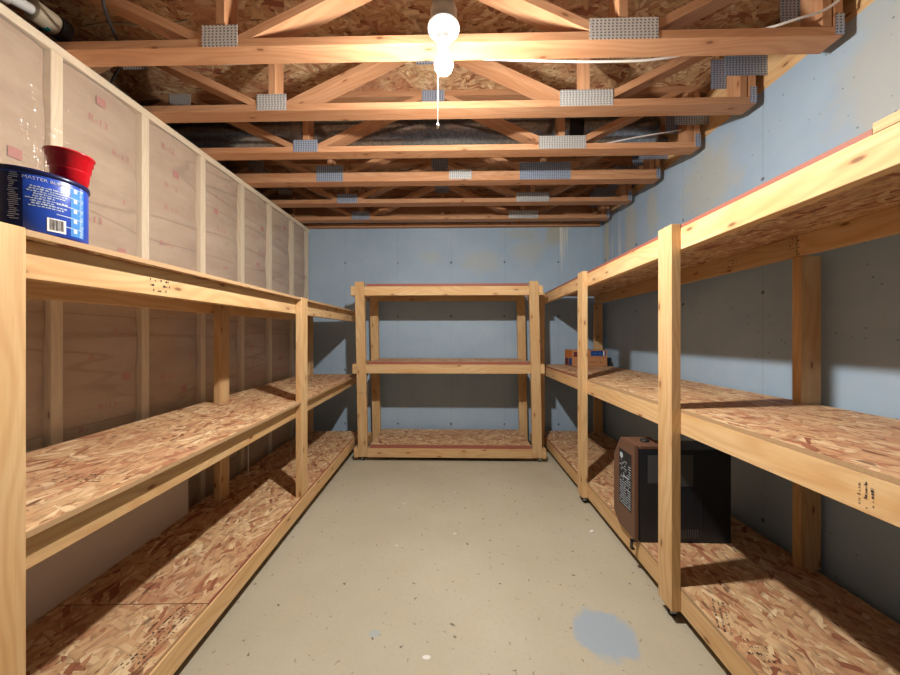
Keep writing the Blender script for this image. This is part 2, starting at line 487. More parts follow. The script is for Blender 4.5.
def stamp(parent, origin, u, v, w, h, rows, mat='ink', seed=1, name='ink_print', density=0.75):
    """a small printed block: rows of short uneven strokes in the plane u, v"""
    r = random.Random(seed)
    bm = bmesh.new()
    u, v = Vector(u).normalized(), Vector(v).normalized()
    n = u.cross(v)
    for k in range(rows):
        y0 = -h / 2 + h * (k + 0.25) / rows
        x = -w / 2
        while x < w / 2:
            d = r.uniform(0.22, 0.75) * h / rows
            if r.random() < density:
                hh = h / rows * r.uniform(0.18, 0.5)
                e = min(x + d * r.choice((0.3, 0.3, 0.75)), w / 2)
                q = [u * x + v * y0, u * e + v * y0, u * e + v * (y0 + hh), u * x + v * (y0 + hh)]
                vs = [bm.verts.new(p + n * 0.0006) for p in q]
                bm.faces.new(vs)
            x += d
    return link(name, to_mesh(name, bm), M[mat], parent, origin)

# ------------------------------------------------------------------ room shell
XL, XR, YB, YF = -1.70, 1.655, 3.66, -0.9
CH = 1.25                        # underside of the trusses above the eye
DEPTH = 0.406                    # truss depth
WT = 1.334                       # top of the poured walls above the eye

structure(board('floor', (-2.9, YF, -0.12), (1.9, YB + 0.2, 0), M['floor'], bevel=0))
for o in [bpy.data.objects['floor']]:
    for v in o.data.vertices:
        v.co += o.location
    o.location = (0, 0, 0)

def wall(name, lo, hi, mat):
    o = board(name, lo, hi, mat, bevel=0)
    for v in o.data.vertices:
        v.co += o.location
    o.location = (0, 0, 0)
    return structure(o)

wall('wall_right', (XR, YF, 0), (XR + 0.2, YB + 0.2, Z(WT)), M['right'])
wall('wall_back', (-2.9, YB, 0), (XR, YB + 0.2, Z(WT)), M['back'])
wall('wall_beyond', (-3.0, YF, 0), (-2.9, YB + 0.2, Z(CH + DEPTH)), M['dark'])
ceil = board('ceiling', (-2.95, YF, Z(CH + DEPTH)), (1.86, YB + 0.2, Z(CH + DEPTH) + 0.02), M['osb_ceiling'], bevel=0)
structure(ceil)
structure(board('trim_1', (XR + 0.002, YF, Z(WT)), (XR + 0.19, YB + 0.2, Z(CH + DEPTH - 0.039)), M['pine'], bevel=0.002))
stamp(bpy.data.objects['trim_1'], (0.001 - 0.094, 1.84 - (YF + YB + 0.2) / 2, 0.02), (0, -1, 0.0), (0, 0, 1), 0.16, 0.12, 2, seed=5, name='ink_print')
structure(board('trim_2', (-2.9, YB + 0.003, Z(WT)), (XR - 0.002, YB + 0.19, Z(CH + DEPTH - 0.039)), M['fir'], bevel=0.002))

# insulated stud wall on the left, its polythene on the room side
wl = board('wall_left', (XL - 0.096, YF, 0), (XL - 0.090, YB - 0.002, Z(CH - 0.04)), M['kraft'], bevel=0)
structure(wl)
wo = Vector(wl.location)
def wpart(name, lo, hi, mat, axis=None, bevel=0.002):
    o = board(name, lo, hi, mat, wl, axis, bevel)
    o.location = Vector(o.location) - wo
    return o
wpart('top_plate', (XL - 0.088, YF, Z(CH - 0.039)), (XL, YB - 0.003, Z(CH - 0.001)), M['stud'])
wpart('bottom_plate', (XL - 0.088, YF, 0.001), (XL, YB - 0.003, 0.039), M['stud'])
STUDS = [-0.67, -0.27, 0.13, 0.53, 0.93, 1.327, 1.715, 2.112, 2.509, 2.892, 3.288, 3.62]
for y in STUDS:
    wpart('stud', (XL - 0.088, y - 0.021, 0.04), (XL, y + 0.021, Z(CH - 0.04)), M['stud'], 2)
r2 = random.Random(3)
for a, b in zip(STUDS, STUDS[1:]):
    # batt facing bulging between the studs
    bm = bmesh.new()
    ny, nz = 10, 40
    y0, y1, z0, z1 = a + 0.0225, b - 0.0225, 0.045, Z(CH - 0.045)
    ph = r2.uniform(0, 9)
    g = []
    for j in range(nz + 1):
        row = []
        for i in range(ny + 1):
            s = i / ny
            z = z0 + (z1 - z0) * j / nz
            bulge = -0.030 + 0.022 * math.sin(math.pi * s) ** 0.5 + 0.004 * math.sin(z * 9 + ph + s * 2) + 0.003 * math.sin(z * 23 + ph * 2 - s * 3)
            row.append(bm.verts.new((XL + bulge, y0 + (y1 - y0) * s, z)))
        g.append(row)
    for j in range(nz):
        for i in range(ny):
            f = bm.faces.new((g[j][i], g[j][i + 1], g[j + 1][i + 1], g[j + 1][i]))
            f.smooth = True
    bmesh.ops.recalc_face_normals(bm, faces=bm.faces)
    me = to_mesh('insulation_batt', bm)
    batt = link('insulation_batt', me, M['kraft'], wl, -wo)
    if b > 0.9:
        pb = bmesh.new()
        zz = 0.35 + r2.uniform(0, 0.12)
        k = r2.randrange(3)
        yc = (a + b) / 2
        while zz < Z(CH) - 0.1:
            if k % 3 == 2:
                s = 0.020
                yy = yc + r2.uniform(-0.08, 0.10)
                quad_box(pb, (XL - 0.0072, yy - s, zz - s), (XL - 0.0068, yy + s, zz + s))
            else:
                tb = text_bm('R-13', 0.045, 0.0002)
                mt = Matrix.Translation((XL - 0.0070, yc + r2.uniform(-0.07, 0.08), zz)) @ Matrix(((0, 0, 1, 0), (1, 0, 0, 0), (0, 1, 0, 0), (0, 0, 0, 1)))
                join_bm(pb, tb, mt)
            zz += r2.uniform(0.085, 0.14)
            k += 1
        link('print', to_mesh('print', pb), M['pink'], batt)

bm = bmesh.new()
ny, nz = 150, 60
g = []
for j in range(nz + 1):
    row = []
    for i in range(ny + 1):
        y = 0.0 + (YB - 0.006) * i / ny
        z = 0.02 + (Z(CH) - 0.022) * j / nz
        d = min(abs(y - s) for s in STUDS)
        x = 0.004 + (0.0 if d < 0.03 else 1.0) * (0.004 * math.sin(y * 13 + z * 4) * math.sin(z * 5 + y * 3))
        row.append(bm.verts.new((XL + max(x, 0.0015), y, z)))
    g.append(row)
for j in range(nz):
    for i in range(ny):
        f = bm.faces.new((g[j][i], g[j][i + 1], g[j + 1][i + 1], g[j + 1][i]))
        f.smooth = True
bmesh.ops.recalc_face_normals(bm, faces=bm.faces)
link('plastic_sheet', to_mesh('plastic_sheet', bm), M['poly'], wl, -wo)

# ------------------------------------------------------------------ floor trusses
NODE_L, NODE_R, APEX = -1.02, 0.70, -0.157
def web(root, x0, x1, up, inset, y, mat):
    """a diagonal from a bottom node to a top node"""
    z0, z1 = Z(CH) + 0.020, Z(CH + DEPTH) - 0.020
    dx, dz = x1 - x0, z1 - z0
    L = math.hypot(dx, dz)
    ang = -math.atan2(dz, dx)
    bm = box_bm((L, 0.086 - inset, 0.038), 0.001)
    add_uv(bm, 0)
    return link('web', to_mesh('web', bm), mat, root, ((x0 + x1) / 2, y, (z0 + z1) / 2), (0, ang, 0))

def truss(y, label, plates, double=False, last=False):
    """y = near face of its bottom chord"""
    root = empty('floor_truss', (0, y, Z(CH)))
    tag(root, label, 'roof truss' if False else 'floor truss', 'wooden floor trusses overhead')
    inv = Vector((0, -y, -Z(CH)))
    def P(name, lo, hi, mat, **k):
        o = board(name, lo, hi, mat, root, **k)
        o.location = Vector(o.location) + inv
        return o
    rx = 1.60
    P('bottom_chord', (-2.85, y, Z(CH)), (rx, y + 0.089, Z(CH) + 0.038), M['fir'])
    if double:
        P('bottom_chord', (-2.85, y, Z(CH) + 0.0385), (rx, y + 0.089, Z(CH) + 0.0765), M['fir'])
    P('top_chord', (-2.85, y, Z(CH + DEPTH) - 0.0385), (1.80, y + 0.089, Z(CH + DEPTH) - 0.001), M['fir'])
    yc = y + 0.0445
    zb, zt = Z(CH) + 0.0385 + (0.038 if double else 0), Z(CH + DEPTH) - 0.039
    ends = [(NODE_L + 0.05, APEX - 0.045, .001), (NODE_R - 0.05, APEX + 0.045, .002), (NODE_L - 0.05, -1.83, .003), (NODE_R + 0.05, 1.49, .004), (-2.69, -1.93, .005)]
    for x0, x1, ins in ends:
        o = web(root, x0, x1, 1, ins, yc, M['fir'])
        o.location = Vector(o.location) + inv
    for x in (NODE_L, NODE_R):
        P('upright', (x - 0.019, y + 0.001, zb), (x + 0.019, y + 0.088, zt), M['fir'], axis=2)
    for x in (1.58, 1.535):
        P('upright', (x - 0.019, y + 0.0005 + (1.58 - x) * 0.02, zb), (x + 0.019, y + 0.0885, zt), M['fir'], axis=2)
    wl_, wr_, hl, hr, blue = plates
    def plate(x, z0, w, h, mat='plate'):
        P('connector_plate', (x - w / 2, y - 0.0022, z0), (x + w / 2, y - 0.0003, z0 + h), M[mat], axis=0, bevel=0)
        P('connector_plate', (x - w / 2, y + 0.0893, z0), (x + w / 2, y + 0.0912, z0 + h), M[mat], axis=0, bevel=0)
    plate(NODE_L, Z(CH) + 0.002, wl_, hl, 'plate_reflection' if blue else 'plate')
    plate(NODE_R, Z(CH) + 0.002, wr_, hr, 'plate_reflection' if blue == 2 else 'plate')
    plate(APEX, Z(CH + DEPTH) - 0.088, 0.15, 0.085, 'plate_reflection')
    plate(-1.88, Z(CH + DEPTH) - 0.088, 0.15, 0.085)
    plate(1.545, Z(CH + DEPTH) - 0.256, 0.225, 0.165, 'plate_reflection')
    plate(1.585, Z(CH) + 0.004, 0.034, 0.086, 'plate_reflection')
    if double:
        plate(0.03, Z(CH) + 0.010, 0.18, 0.075)
    return root

G = 0.4064
TY = [1.357, 1.743, 2.137, 2.548, 2.960, 3.378]
truss(TY[0], 'wooden floor truss crossing directly behind the bare bulb, lowest and largest overhead', (0.155, 0.285, 0.092, 0.088, 0))
truss(TY[1], 'wooden floor truss between the one behind the bulb and the one before the duct', (0.165, 0.285, 0.088, 0.086, 0))
truss(TY[2], 'wooden floor truss directly in front of the round metal duct', (0.165, 0.31, 0.08, 0.085, 1))
truss(TY[3], 'wooden floor truss with doubled thick bottom chord and tall plate coloured with a blue reflection', (0.215, 0.40, 0.125, 0.135, 2), double=True)
truss(TY[4], 'wooden floor truss right behind the one with the doubled bottom chord', (0.19, 0.30, 0.085, 0.085, 1))
truss(TY[5], 'wooden floor truss second nearest to the blue back wall', (0.19, 0.31, 0.085, 0.085, 1))
rim = board('floor_truss', (-2.85, 3.605, Z(CH)), (1.60, 3.655, Z(CH) + 0.038), M['fir'])
tag(rim, 'last wooden truss chord tight against the blue back wall', 'floor truss', 'wooden floor trusses overhead')
rt = board('top_chord', (-2.85, 3.605, Z(CH + DEPTH) - 0.0385), (1.60, 3.655, Z(CH + DEPTH) - 0.001), M['fir'])
rt.parent = rim
rt.location = Vector(rt.location) - Vector(rim.location)
for i, x in enumerate((-2.6, -1.88, -1.02, -0.16, 0.70, 1.55)):
    u_ = board('upright', (x - 0.019, 3.606, Z(CH) + 0.0385), (x + 0.019, 3.654, Z(CH + DEPTH) - 0.039), M['fir'], rim, axis=2)
    u_.location = Vector(u_.location) - Vector(rim.location)

# round duct in the bay behind the second truss
duct = empty('air_duct', (0, 2.388, Z(1.50)))
tag(duct, 'round galvanised metal duct running between two trusses', 'duct')
def duct_piece(name, x0, x1, r, mat):
    return lathe(name, [(r * 0.985, x0), (r, x0 + 0.006), (r, x1 - 0.006), (r * 0.985, x1)], mat, duct, (0, 0, 0), (0, math.radians(90), 0), 40)
duct_piece('duct_section', -2.85, -1.16, 0.114, M['duct'])
duct_piece('duct_section', -1.15, 0.80, 0.114, M['duct'])
duct_piece('duct_section', 0.90, 1.42, 0.114, M['duct'])
duct_piece('coupling', -1.19, -1.12, 0.1165, M['steel'])
duct_piece('coupling', 0.79, 0.91, 0.100, M['blackmetal'])
lathe('end_cap', [(0.112, 1.42), (0.105, 1.435), (0.08, 1.442), (0.001, 1.444)], M['duct'], duct, (0, 0, 0), (0, math.radians(90), 0), 40)

# ------------------------------------------------------------------ bare bulb light
lx, ly = -0.050, 1.230
lamp = empty('ceiling_light', (lx, ly, Z(1.192)))
tag(lamp, 'lit bare bulb in a white porcelain lampholder hanging from the trusses', 'ceiling light')
lathe('junction_box', [(0.050, 0.0005), (0.052, 0.003), (0.052, 0.070), (0.049, 0.073)], M['steel'], lamp, n=8)
quad = bmesh.new()
quad_box(quad, (-0.026, 0.046, 0.050), (0.026, 0.1265, 0.0575))
quad_box(quad, (-0.032, 0.1235, 0.0585), (0.032, 0.1268, 0.094))
link('mounting_bracket', to_mesh('mounting_bracket', quad), M['steel'], lamp)
lathe('lampholder', [(0.018, -0.058), (0.0215, -0.058), (0.023, -0.048), (0.024, -0.030), (0.034, -0.018), (0.056, -0.011), (0.0615, -0.007), (0.0615, -0.002), (0.058, 0.0)], M['porcelain'], lamp, n=40)
R, zc = 0.035, -0.143
dome = [(max(R * math.cos(a), 0.0008), zc + R * math.sin(a)) for a in [-math.pi / 2 + i / 10 * math.pi / 2 for i in range(11)]]
neck = [(R * math.cos(a), zc + R * math.sin(a)) for a in [i / 5 * 0.72 for i in range(6)]] + [(0.021, -0.105), (0.0165, -0.090), (0.0145, -0.074)]
lathe('light_bulb', dome, M['bulb'], lamp, n=24, caps=False)
lathe('bulb_neck', neck, M['bulb_neck'], lamp, n=24, caps=False)
lathe('bulb_cap', [(0.0138, -0.0739), (0.0138, -0.0585)], M['steel'], lamp, n=20)
tube('pull_cord', [(-0.020, -0.012, -0.02), (-0.022, -0.012, -0.20), (-0.0225, -0.012, -0.375)], 0.0010, M['cord'], lamp)
lathe('cord_knob', [(0.002, -0.397), (0.0045, -0.393), (0.0045, -0.379), (0.0015, -0.374)], M['cord'], lamp, (-0.0225, -0.012, 0), n=12)

# ------------------------------------------------------------------ shelving
def deck(name, parent, x0, x1, y0, y1, ztop, th, mats, notches=(), edge_x=None, side=1):
    """a sheet of strand board with notches cut round the posts; slot 1 = its long front edge.
    notches: (xa, xb, ya, yb) rectangles cut from the front (xa edge) inwards"""
    # outline, walking the front edge with its notches
    front = x0
    pts = [(front, y0)]
    for (xn, ya, yb) in sorted(notches, key=lambda q: q[1]):
        pts += [(front, ya), (xn, ya), (xn, yb), (front, yb)]
    pts += [(front, y1), (x1, y1), (x1, y0)]
    clean = []
    for p in pts:
        if not clean or (abs(p[0] - clean[-1][0]) + abs(p[1] - clean[-1][1])) > 1e-5:
            clean.append(p)
    bm = bmesh.new()
    top = [bm.verts.new((p[0], p[1], ztop)) for p in clean]
    bot = [bm.verts.new((p[0], p[1], ztop - th)) for p in clean]
    bm.faces.new(top)
    bm.faces.new(list(reversed(bot)))
    k = len(clean)
    for i in range(k):
        f = bm.faces.new((top[i], bot[i], bot[(i + 1) % k], top[(i + 1) % k]))
        f.material_index = 1
    bmesh.ops.recalc_face_normals(bm, faces=bm.faces)
    bm.normal_update()
    add_uv(bm, 1 if abs(y1 - y0) > abs(x1 - x0) else 0)
    return link(name, to_mesh(name, bm), mats, parent)

def caster(parent, x, y, ztop, seed=0, drop=0.0):
    r = random.Random(seed)
    h = ztop + drop
    top = board('caster', (x - 0.026, y - 0.03, ztop - 0.006), (x + 0.026, y + 0.03, ztop - 0.0005), M['black'], parent, bevel=0.001)
    a = r.uniform(0, 3.1)
    fork = bmesh.new()
    for s in (-1, 1):
        quad_box(fork, (s * 0.0125 - 0.0015, -0.012, 0.014 - h / 2 + 0.002), (s * 0.0125 + 0.0015, 0.014, h / 2 - 0.0065))
    quad_box(fork, (-0.014, -0.012, h / 2 - 0.0085), (0.014, 0.014, h / 2 - 0.0066))
    fk = link('fork', to_mesh('fork', fork), M['steel'], top, Vector((0, 0, h / 2 - (h - 0.00325))), (0, 0, a))
    w = min((h - 0.012) / 2, 0.024)
    lathe('wheel', [(w * 0.8, -0.0095), (w, -0.007), (w, 0.007), (w * 0.8, 0.0095)], M['black'], top,
          (0, 0, w - (h - 0.00325)), (math.radians(90), 0, a + math.radians(90)), 24)
    return top

G_OSB = M['osb']
# ---- left unit, turned slightly away from the room axis
RISE = math.radians(0.75)
LU = empty('shelving_unit', (0, 0, 0), math.radians(2.1))
tag(LU, 'long wooden shelving unit along the insulated stud wall, blue tub on top', 'shelving unit')
Lp, Lr, Lb = -0.914, -0.952, -1.525         # post face, rail face, back edge of the boards
LY0, LY1 = 0.60, 3.45
zt, zm, zb = Z(0.237), Z(-0.427), Z(-1.039)
TH = 0.014
LPOST = [(0.6245, 0.7135), (2.055, 2.144)]
LREAR = [(2.012, 2.101), (3.34, 3.429), (0.63, 0.719)]
for ya, yb in LPOST:
    board('post', (Lr, ya, zb + 0.0005), (Lp, yb, zt + 0.002), M['pine'], LU)
for ya, yb in LREAR:
    board('post', (-1.438, ya, zb + 0.0005), (-1.400, yb, zm - TH - 0.001), M['pine'], LU)
    board('post', (-1.438, ya, zm + 0.0005), (-1.400, yb, zt - TH - 0.001), M['pine'], LU)
for z in (zt - TH, zm - TH):
    board('rail', (Lr - 0.038, LY0, z - 0.0895), (Lr - 0.0004, LY1, z - 0.0005), M['pine'], LU)
    board('rail', (-1.4765, LY0, z - 0.0895), (-1.4385, LY1, z - 0.0005), M['pine'], LU)
board('rail', (Lr - 0.0006, LY0, zb - 0.101), (Lp, LY1, zb - 0.012), M['pine'], LU)
board('rail', (-1.515, LY0, zb - 0.101), (-1.477, LY1, zb - TH - 0.0005), M['pine'], LU)
for z in (zt, zm, zb):
    front = Lp - 0.002
    if z == zb:
        deck('shelf_board', LU, Lp - 0.006, Lb, LY0, 1.255, z, TH, [G_OSB, M['ply']])
        deck('shelf_board', LU, Lp - 0.006, Lb, 1.258, LY1, z, TH, [G_OSB, M['edge']])
    else:
        nt = [(Lr - 0.0004, a - 0.001, b + 0.001) for a, b in LPOST]
        for ya, yb in ((LY0, 2.05), (2.05, LY1)):
            pass
        deck('shelf_board', LU, front, Lb, LY0, LY1, z, TH, [G_OSB, M['ply']], nt)
for y in (0.70, 2.1, 3.35):
    board('cleat', (-1.4765 + 0.0385, y + 0.05, zb - 0.101), (Lr - 0.001, y + 0.088, zb - TH - 0.001), M['pine'], LU, axis=0)
for i, (x, y) in enumerate(((-0.99, 0.72), (-0.99, 2.12), (-0.99, 3.38), (-1.40, 0.72), (-1.40, 2.12), (-1.40, 3.38))):
    caster(LU, x, y, Z(-1.14) - 0.0005, i, (y - 0.7) * math.sin(RISE))
stamp(LU, (Lr + 0.0002, 1.085, zt - TH - 0.055), (0, 1, 0), (0, 0, 1), 0.075, 0.05, 3, seed=2)
stamp(LU, (-0.985, 1.135, zb + 0.0006), (0.05, 1, 0), (-1, 0.05, 0), 0.24, 0.085, 5, seed=3)
stamp(LU, (-1.09, 0.98, zm + 0.0006), (1, 0.0, 0), (0, 1, 0), 0.16, 0.06, 4, seed=4)

# the long boards climb with the unit; the posts stay plumb
for ch in LU.children:
    k = math.sin(RISE)
    for v in ch.data.vertices:
        v.co.z += v.co.y * k
    ch.location.z += (ch.location.y - 0.7) * k if ch.location.length > 1e-6 else -0.7 * k
# ---- right unit
RU = empty('shelving_unit', (0, 0, 0), 0)
tag(RU, 'long wooden shelving unit against the blue wall, black appliance on its lowest shelf', 'shelving unit')
Rp, Rr, Rb = 0.892, 0.930, 1.545
rt_, rm, rb = Z(0.469), Z(-0.297), Z(-1.037)
RY0, RY1 = 0.27, 3.58
RPOST = [(0.30, 0.389), (1.348, 1.437), (2.292, 2.381), (3.40, 3.489)]
RREAR = [(0.31, 1.500), (1.460, 1.535), (3.525, 1.505)]
for ya, yb in RPOST:
    board('post', (Rp, ya, Z(-1.14)), (Rr, yb, rt_ + 0.003), M['pine'], RU)
    caster(RU, (Rp + Rr) / 2 + 0.012, (ya + yb) / 2, Z(-1.14) - 0.0005, int(ya * 100))
for z in (rt_ - TH, rm - TH, rb - TH):
    board('rail', (Rr + 0.0005, RY0, z - 0.0895), (Rr + 0.0385, RY1, z - 0.0005), M['pine'], RU)
for z, xx in ((rt_ - TH, 1.522), (rm - TH, 1.434), (rb - TH, 1.434)):
    board('rail', (xx, RY0, z - 0.0895), (xx + 0.038, 1.463 if z > rm else RY1, z - 0.0005), M['pine'], RU)
    if z > rm:
        board('rail', (xx, 1.467, z - 0.0895), (xx + 0.038, RY1, z - 0.0005), M['pine'], RU)
        stamp(RU, (xx - 0.0005, 1.473, z - 0.045), (0, -1, 0), (0, 0, 1), 0.045, 0.09, 6, seed=12, density=0.6)
        stamp(RU, (xx - 0.0005, 1.80, z - 0.045), (0, -1, 0), (0, 0, 1), 0.06, 0.05, 3, seed=13)
for yy, xx in RREAR:
    board('post', (xx, yy, rb + 0.0005), (xx + 0.089, yy + 0.038, rm - TH - 0.0005), M['pine'], RU, axis=2)
    board('post', (xx, yy, rm + 0.0005), (xx + 0.089, yy + 0.038, rt_ - TH - 0.091), M['pine'], RU, axis=2)
deck('shelf_board', RU, Rr - 0.0002, Rb + 0.045, RY0, 0.735, rt_ + 0.009, 0.023, [G_OSB, M['pine']])
deck('shelf_board', RU, Rr + 0.002, Rb + 0.045, 0.738, RY1, rt_, TH, [G_OSB, M['edge']])
deck('shelf_board', RU, Rr + 0.0005, Rb + 0.055, RY0, 2.385, rm, TH, [G_OSB, M['ply']])
deck('shelf_board', RU, Rr + 0.001, Rb + 0.055, 2.388, RY1, rm, TH, [G_OSB, M['edge']])
deck('shelf_board', RU, Rr + 0.0005, Rb + 0.055, RY0, 2.385, rb, TH, [G_OSB, M['ply']])
deck('shelf_board', RU, Rr + 0.001, Rb + 0.055, 2.388, RY1, rb, TH, [G_OSB, M['edge']])
for i, y in enumerate((0.33, 1.90, 3.42)):
    caster(RU, 1.45, y, rb - TH - 0.0905, 40 + i)
for y in (0.45, 1.50, 2.45, 3.50):
    board('cleat', (Rr + 0.039, y, rb - TH - 0.0895), (1.4335, y + 0.038, rb - TH - 0.001), M['pine'], RU, axis=0)
stamp(RU, (Rr + 0.0002, 0.748, rm - TH - 0.047), (0, 0, 1), (0, 1, 0), 0.06, 0.036, 3, seed=6)
stamp(RU, (0.998, 1.07, rb + 0.0006), (1, -0.1, 0), (0.1, 1, 0), 0.085, 0.12, 5, seed=8, density=0.6)
stamp(RU, (0.985, 1.215, rb + 0.0006), (0.6, 1, 0), (-1, 0.6, 0), 0.16, 0.05, 3, seed=9)

# ---- back unit on casters, racked a little to the left
BU = empty('shelving_unit', (0, 0, 0), 0)
tag(BU, 'narrow wooden shelving unit standing across the blue back wall', 'shelving unit')
BY0, BY1 = 3.05, 3.60
bx0, bx1 = -0.962, 0.794
SH = -0.020
bt, bm_, bb = Z(0.516), Z(-0.232), Z(-1.028)
def BB(name, lo, hi, mat='pine', axis=None):
    return board(name, lo, hi, M[mat], BU, axis, shear=SH)
for x0, x1 in ((bx0, bx0 + 0.089), (bx1 - 0.089, bx1)):
    BB('post', (x0, BY0, Z(-1.145)), (x1, BY0 + 0.038, bt + 0.020), axis=2)
    k = 0.012 if x0 < 0 else -0.030
    BB('post', (x0 + k, BY1 - 0.07, Z(-1.145)), (x1 + k, BY1 - 0.032, bt - 0.027), axis=2)
for z, th in ((bt, 0.026), (bm_, 0.026), (bb, 0.034)):
    BB('rail', (bx0 + 0.0895, BY0 + 0.002, z - th - 0.0865), (bx1 - 0.0895, BY0 + 0.040, z - th - 0.0005))
    BB('rail', (bx0 + 0.102, BY1 - 0.068, z - th - 0.0865), (bx1 - 0.1195, BY1 - 0.030, z - th - 0.0005))
    BB('rail', (bx0 - 0.0385, BY0 - 0.004, z - th - 0.0865), (bx0 - 0.0005, BY1 - 0.03, z - th + 0.004))
    BB('rail', (bx1 + 0.0005, BY0 - 0.004, z - th - 0.0865), (bx1 + 0.0385, BY1 - 0.03, z - th + 0.004))
    dk = deck('shelf_board', BU, 0, 1, 0, 1, 0.5, 1, [G_OSB, M['edge']])
    bm = box_bm((bx1 - bx0 - 0.184 - 0.03, BY1 - BY0 - 0.02, th), 0)
    add_uv(bm, 0)
    for f in bm.faces:
        f.material_index = 1 if abs(f.normal.z) < 0.5 else 0
    old = dk.data
    dk.data = to_mesh('shelf_board', bm)
    bpy.data.meshes.remove(old)
    for m in (G_OSB, M['edge']):
        dk.data.materials.append(m)
    zc = z - th / 2
    dk.location = ((bx0 + bx1) / 2 + SH * (zc - Z(-0.3)) + 0.004, BY0 + 0.008 + (BY1 - BY0 - 0.02) / 2, zc)
for i, (x, y) in enumerate(((-0.905, 3.085), (0.795, 3.085), (0.33, 3.11), (-0.90, 3.545), (0.79, 3.545))):
    caster(BU, x, y, Z(-1.145) - 0.0005, 60 + i)
stamp(BU, (bx0 + 0.0445 - 0.001, BY0 - 0.0003, Z(-0.53)), (1, 0, 0), (0, 0, 1), 0.065, 0.022, 1, seed=16)

# ------------------------------------------------------------------ things on the shelves
def lworld(x, y, z):
    a = math.radians(2.1)
    return Vector((x * math.cos(a) - y * math.sin(a), x * math.sin(a) + y * math.cos(a), z + (y - 0.7) * math.sin(RISE)))

# blue coffee tub
tb_xy = lworld(-1.010, 0.815, zt)
tub = empty('coffee_tub', tb_xy + Vector((0, 0, 0.0022)))
tag(tub, 'blue plastic coffee tub with a printed label on the top shelf by the near post', 'tub')
TR, THt = 0.080, 0.150
lathe('body', [(0.070, 0), (0.076, 0.002), (TR, 0.008), (TR, THt - 0.010), (TR - 0.003, THt - 0.004)], M['tub'], tub, n=64)
lathe('lid', [(TR + 0.001, THt - 0.010), (TR + 0.003, THt - 0.008), (TR + 0.003, THt), (TR - 0.004, THt + 0.002), (TR - 0.008, THt), (0.002, THt)], M['tub_dark'], tub, n=64)
view = math.atan2(-tb_xy.y, -tb_xy.x)       # the side of the tub that faces the room
def wrap(name, a0, a1, z0, z1, mat, lift):
    bm = bmesh.new()
    n = max(2, int(abs(a1 - a0) / 0.05))
    lo = [bm.verts.new(((TR + lift) * math.cos(a0 + (a1 - a0) * i / n), (TR + lift) * math.sin(a0 + (a1 - a0) * i / n), z0)) for i in range(n + 1)]
    hi = [bm.verts.new((v.co.x, v.co.y, z1)) for v in lo]
    for i in range(n):
        f = bm.faces.new((lo[i], lo[i + 1], hi[i + 1], hi[i]))
        f.smooth = True
    return bm
def wrap_many(name, items, mat, lift):
    dst = bmesh.new()
    for a0, a1, z0, z1 in items:
        b = wrap(name, view + a0, view + a1, z0, z1, mat, lift)
        join_bm(dst, b, Matrix.Identity(4))
    return link(name, to_mesh(name, dst), M[mat], tub)
wrap_many('label_panel', [(-1.25, -0.32, 0.012, THt - 0.014)], 'tub_dark', 0.0004)
wrap_many('label_panel', [(0.62, 1.02, 0.012, THt - 0.018)], 'tub_light', 0.0004)
r3 = random.Random(11)
lines = []
z = THt - 0.040
while z > 0.055:
    if r3.random() < 0.85:
        a = r3.uniform(-0.28, -0.12)
        end = r3.uniform(0.2, 0.55)
        while a < end:
            d = r3.uniform(0.03, 0.10)
            lines.append((a, min(a + d * 0.75, end), z, z + r3.uniform(0.0018, 0.0035)))
            a += d
    z -= 0.0056
for zz in (0.130, 0.105, 0.080, 0.055, 0.030):
    lines += [(0.30, 0.66, zz, zz + 0.0018), (0.66, 1.0, zz, zz + 0.0014)]
for zz in (0.120, 0.095, 0.070, 0.045, 0.02):
    lines.append((0.69, 0.79, zz, zz + 0.011))
for k in range(34):
    zz = 0.014 + k * 0.0038
    a = 0.86 + r3.uniform(0, 0.03)
    lines.append((a, a + r3.uniform(0.04, 0.13), zz, zz + 0.0018))
for k in range(24):
    zz = 0.03 + k * 0.0045
    a = -0.62 + r3.uniform(0, 0.05)
    lines.append((a, a + r3.uniform(0.08, 0.22), zz, zz + 0.0016))
wrap_many('label_print', lines, 'print', 0.0008)
wrap_many('barcode_patch', [(0.12, 0.50, 0.012, 0.044)], 'white', 0.0009)
bars, a = [], 0.17
while a < 0.45:
    d = r3.choice((0.006, 0.006, 0.011))
    bars.append((a, a + d, 0.016, 0.042))
    a += d + r3.choice((0.008, 0.012))
wrap_many('barcode', bars, 'ink', 0.0013)
tbm = text_bm('MASTER BLEND', 0.0105, 0.0001)
for v in tbm.verts:
    a = view + 0.12 + v.co.x / TR
    v.co = Vector(((TR + 0.001) * math.cos(a), (TR + 0.001) * math.sin(a), THt - 0.021 + v.co.y))
link('lettering', to_mesh('lettering', tbm), M['white'], tub)

# red cup on the lid of the tub
cup = lathe('plastic_cup', [(0.0010, 0.0), (0.029, 0.0), (0.031, 0.002), (0.0325, 0.022), (0.0345, 0.024), (0.0365, 0.050), (0.0385, 0.052), (0.0405, 0.072), (0.043, 0.074), (0.0435, 0.088), (0.046, 0.089), (0.0467, 0.092), (0.045, 0.094), (0.0425, 0.090), (0.036, 0.045), (0.031, 0.006), (0.001, 0.004)], M['red'],
            None, tb_xy + Vector((0.006, 0.056, THt + 0.0046)), n=48, caps=False)
tag(cup, 'red plastic cup standing on the lid of the blue coffee tub', 'cup')
slip = board('paper_slip', (-0.03, -0.045, 0), (0.03, 0.045, 0.006), M['white'], None, bevel=0.001)
slip.location = lworld(-1.02, 0.965, zt + 0.0042)
tag(slip, 'white paper packet lying on the top shelf behind the blue tub', 'paper')

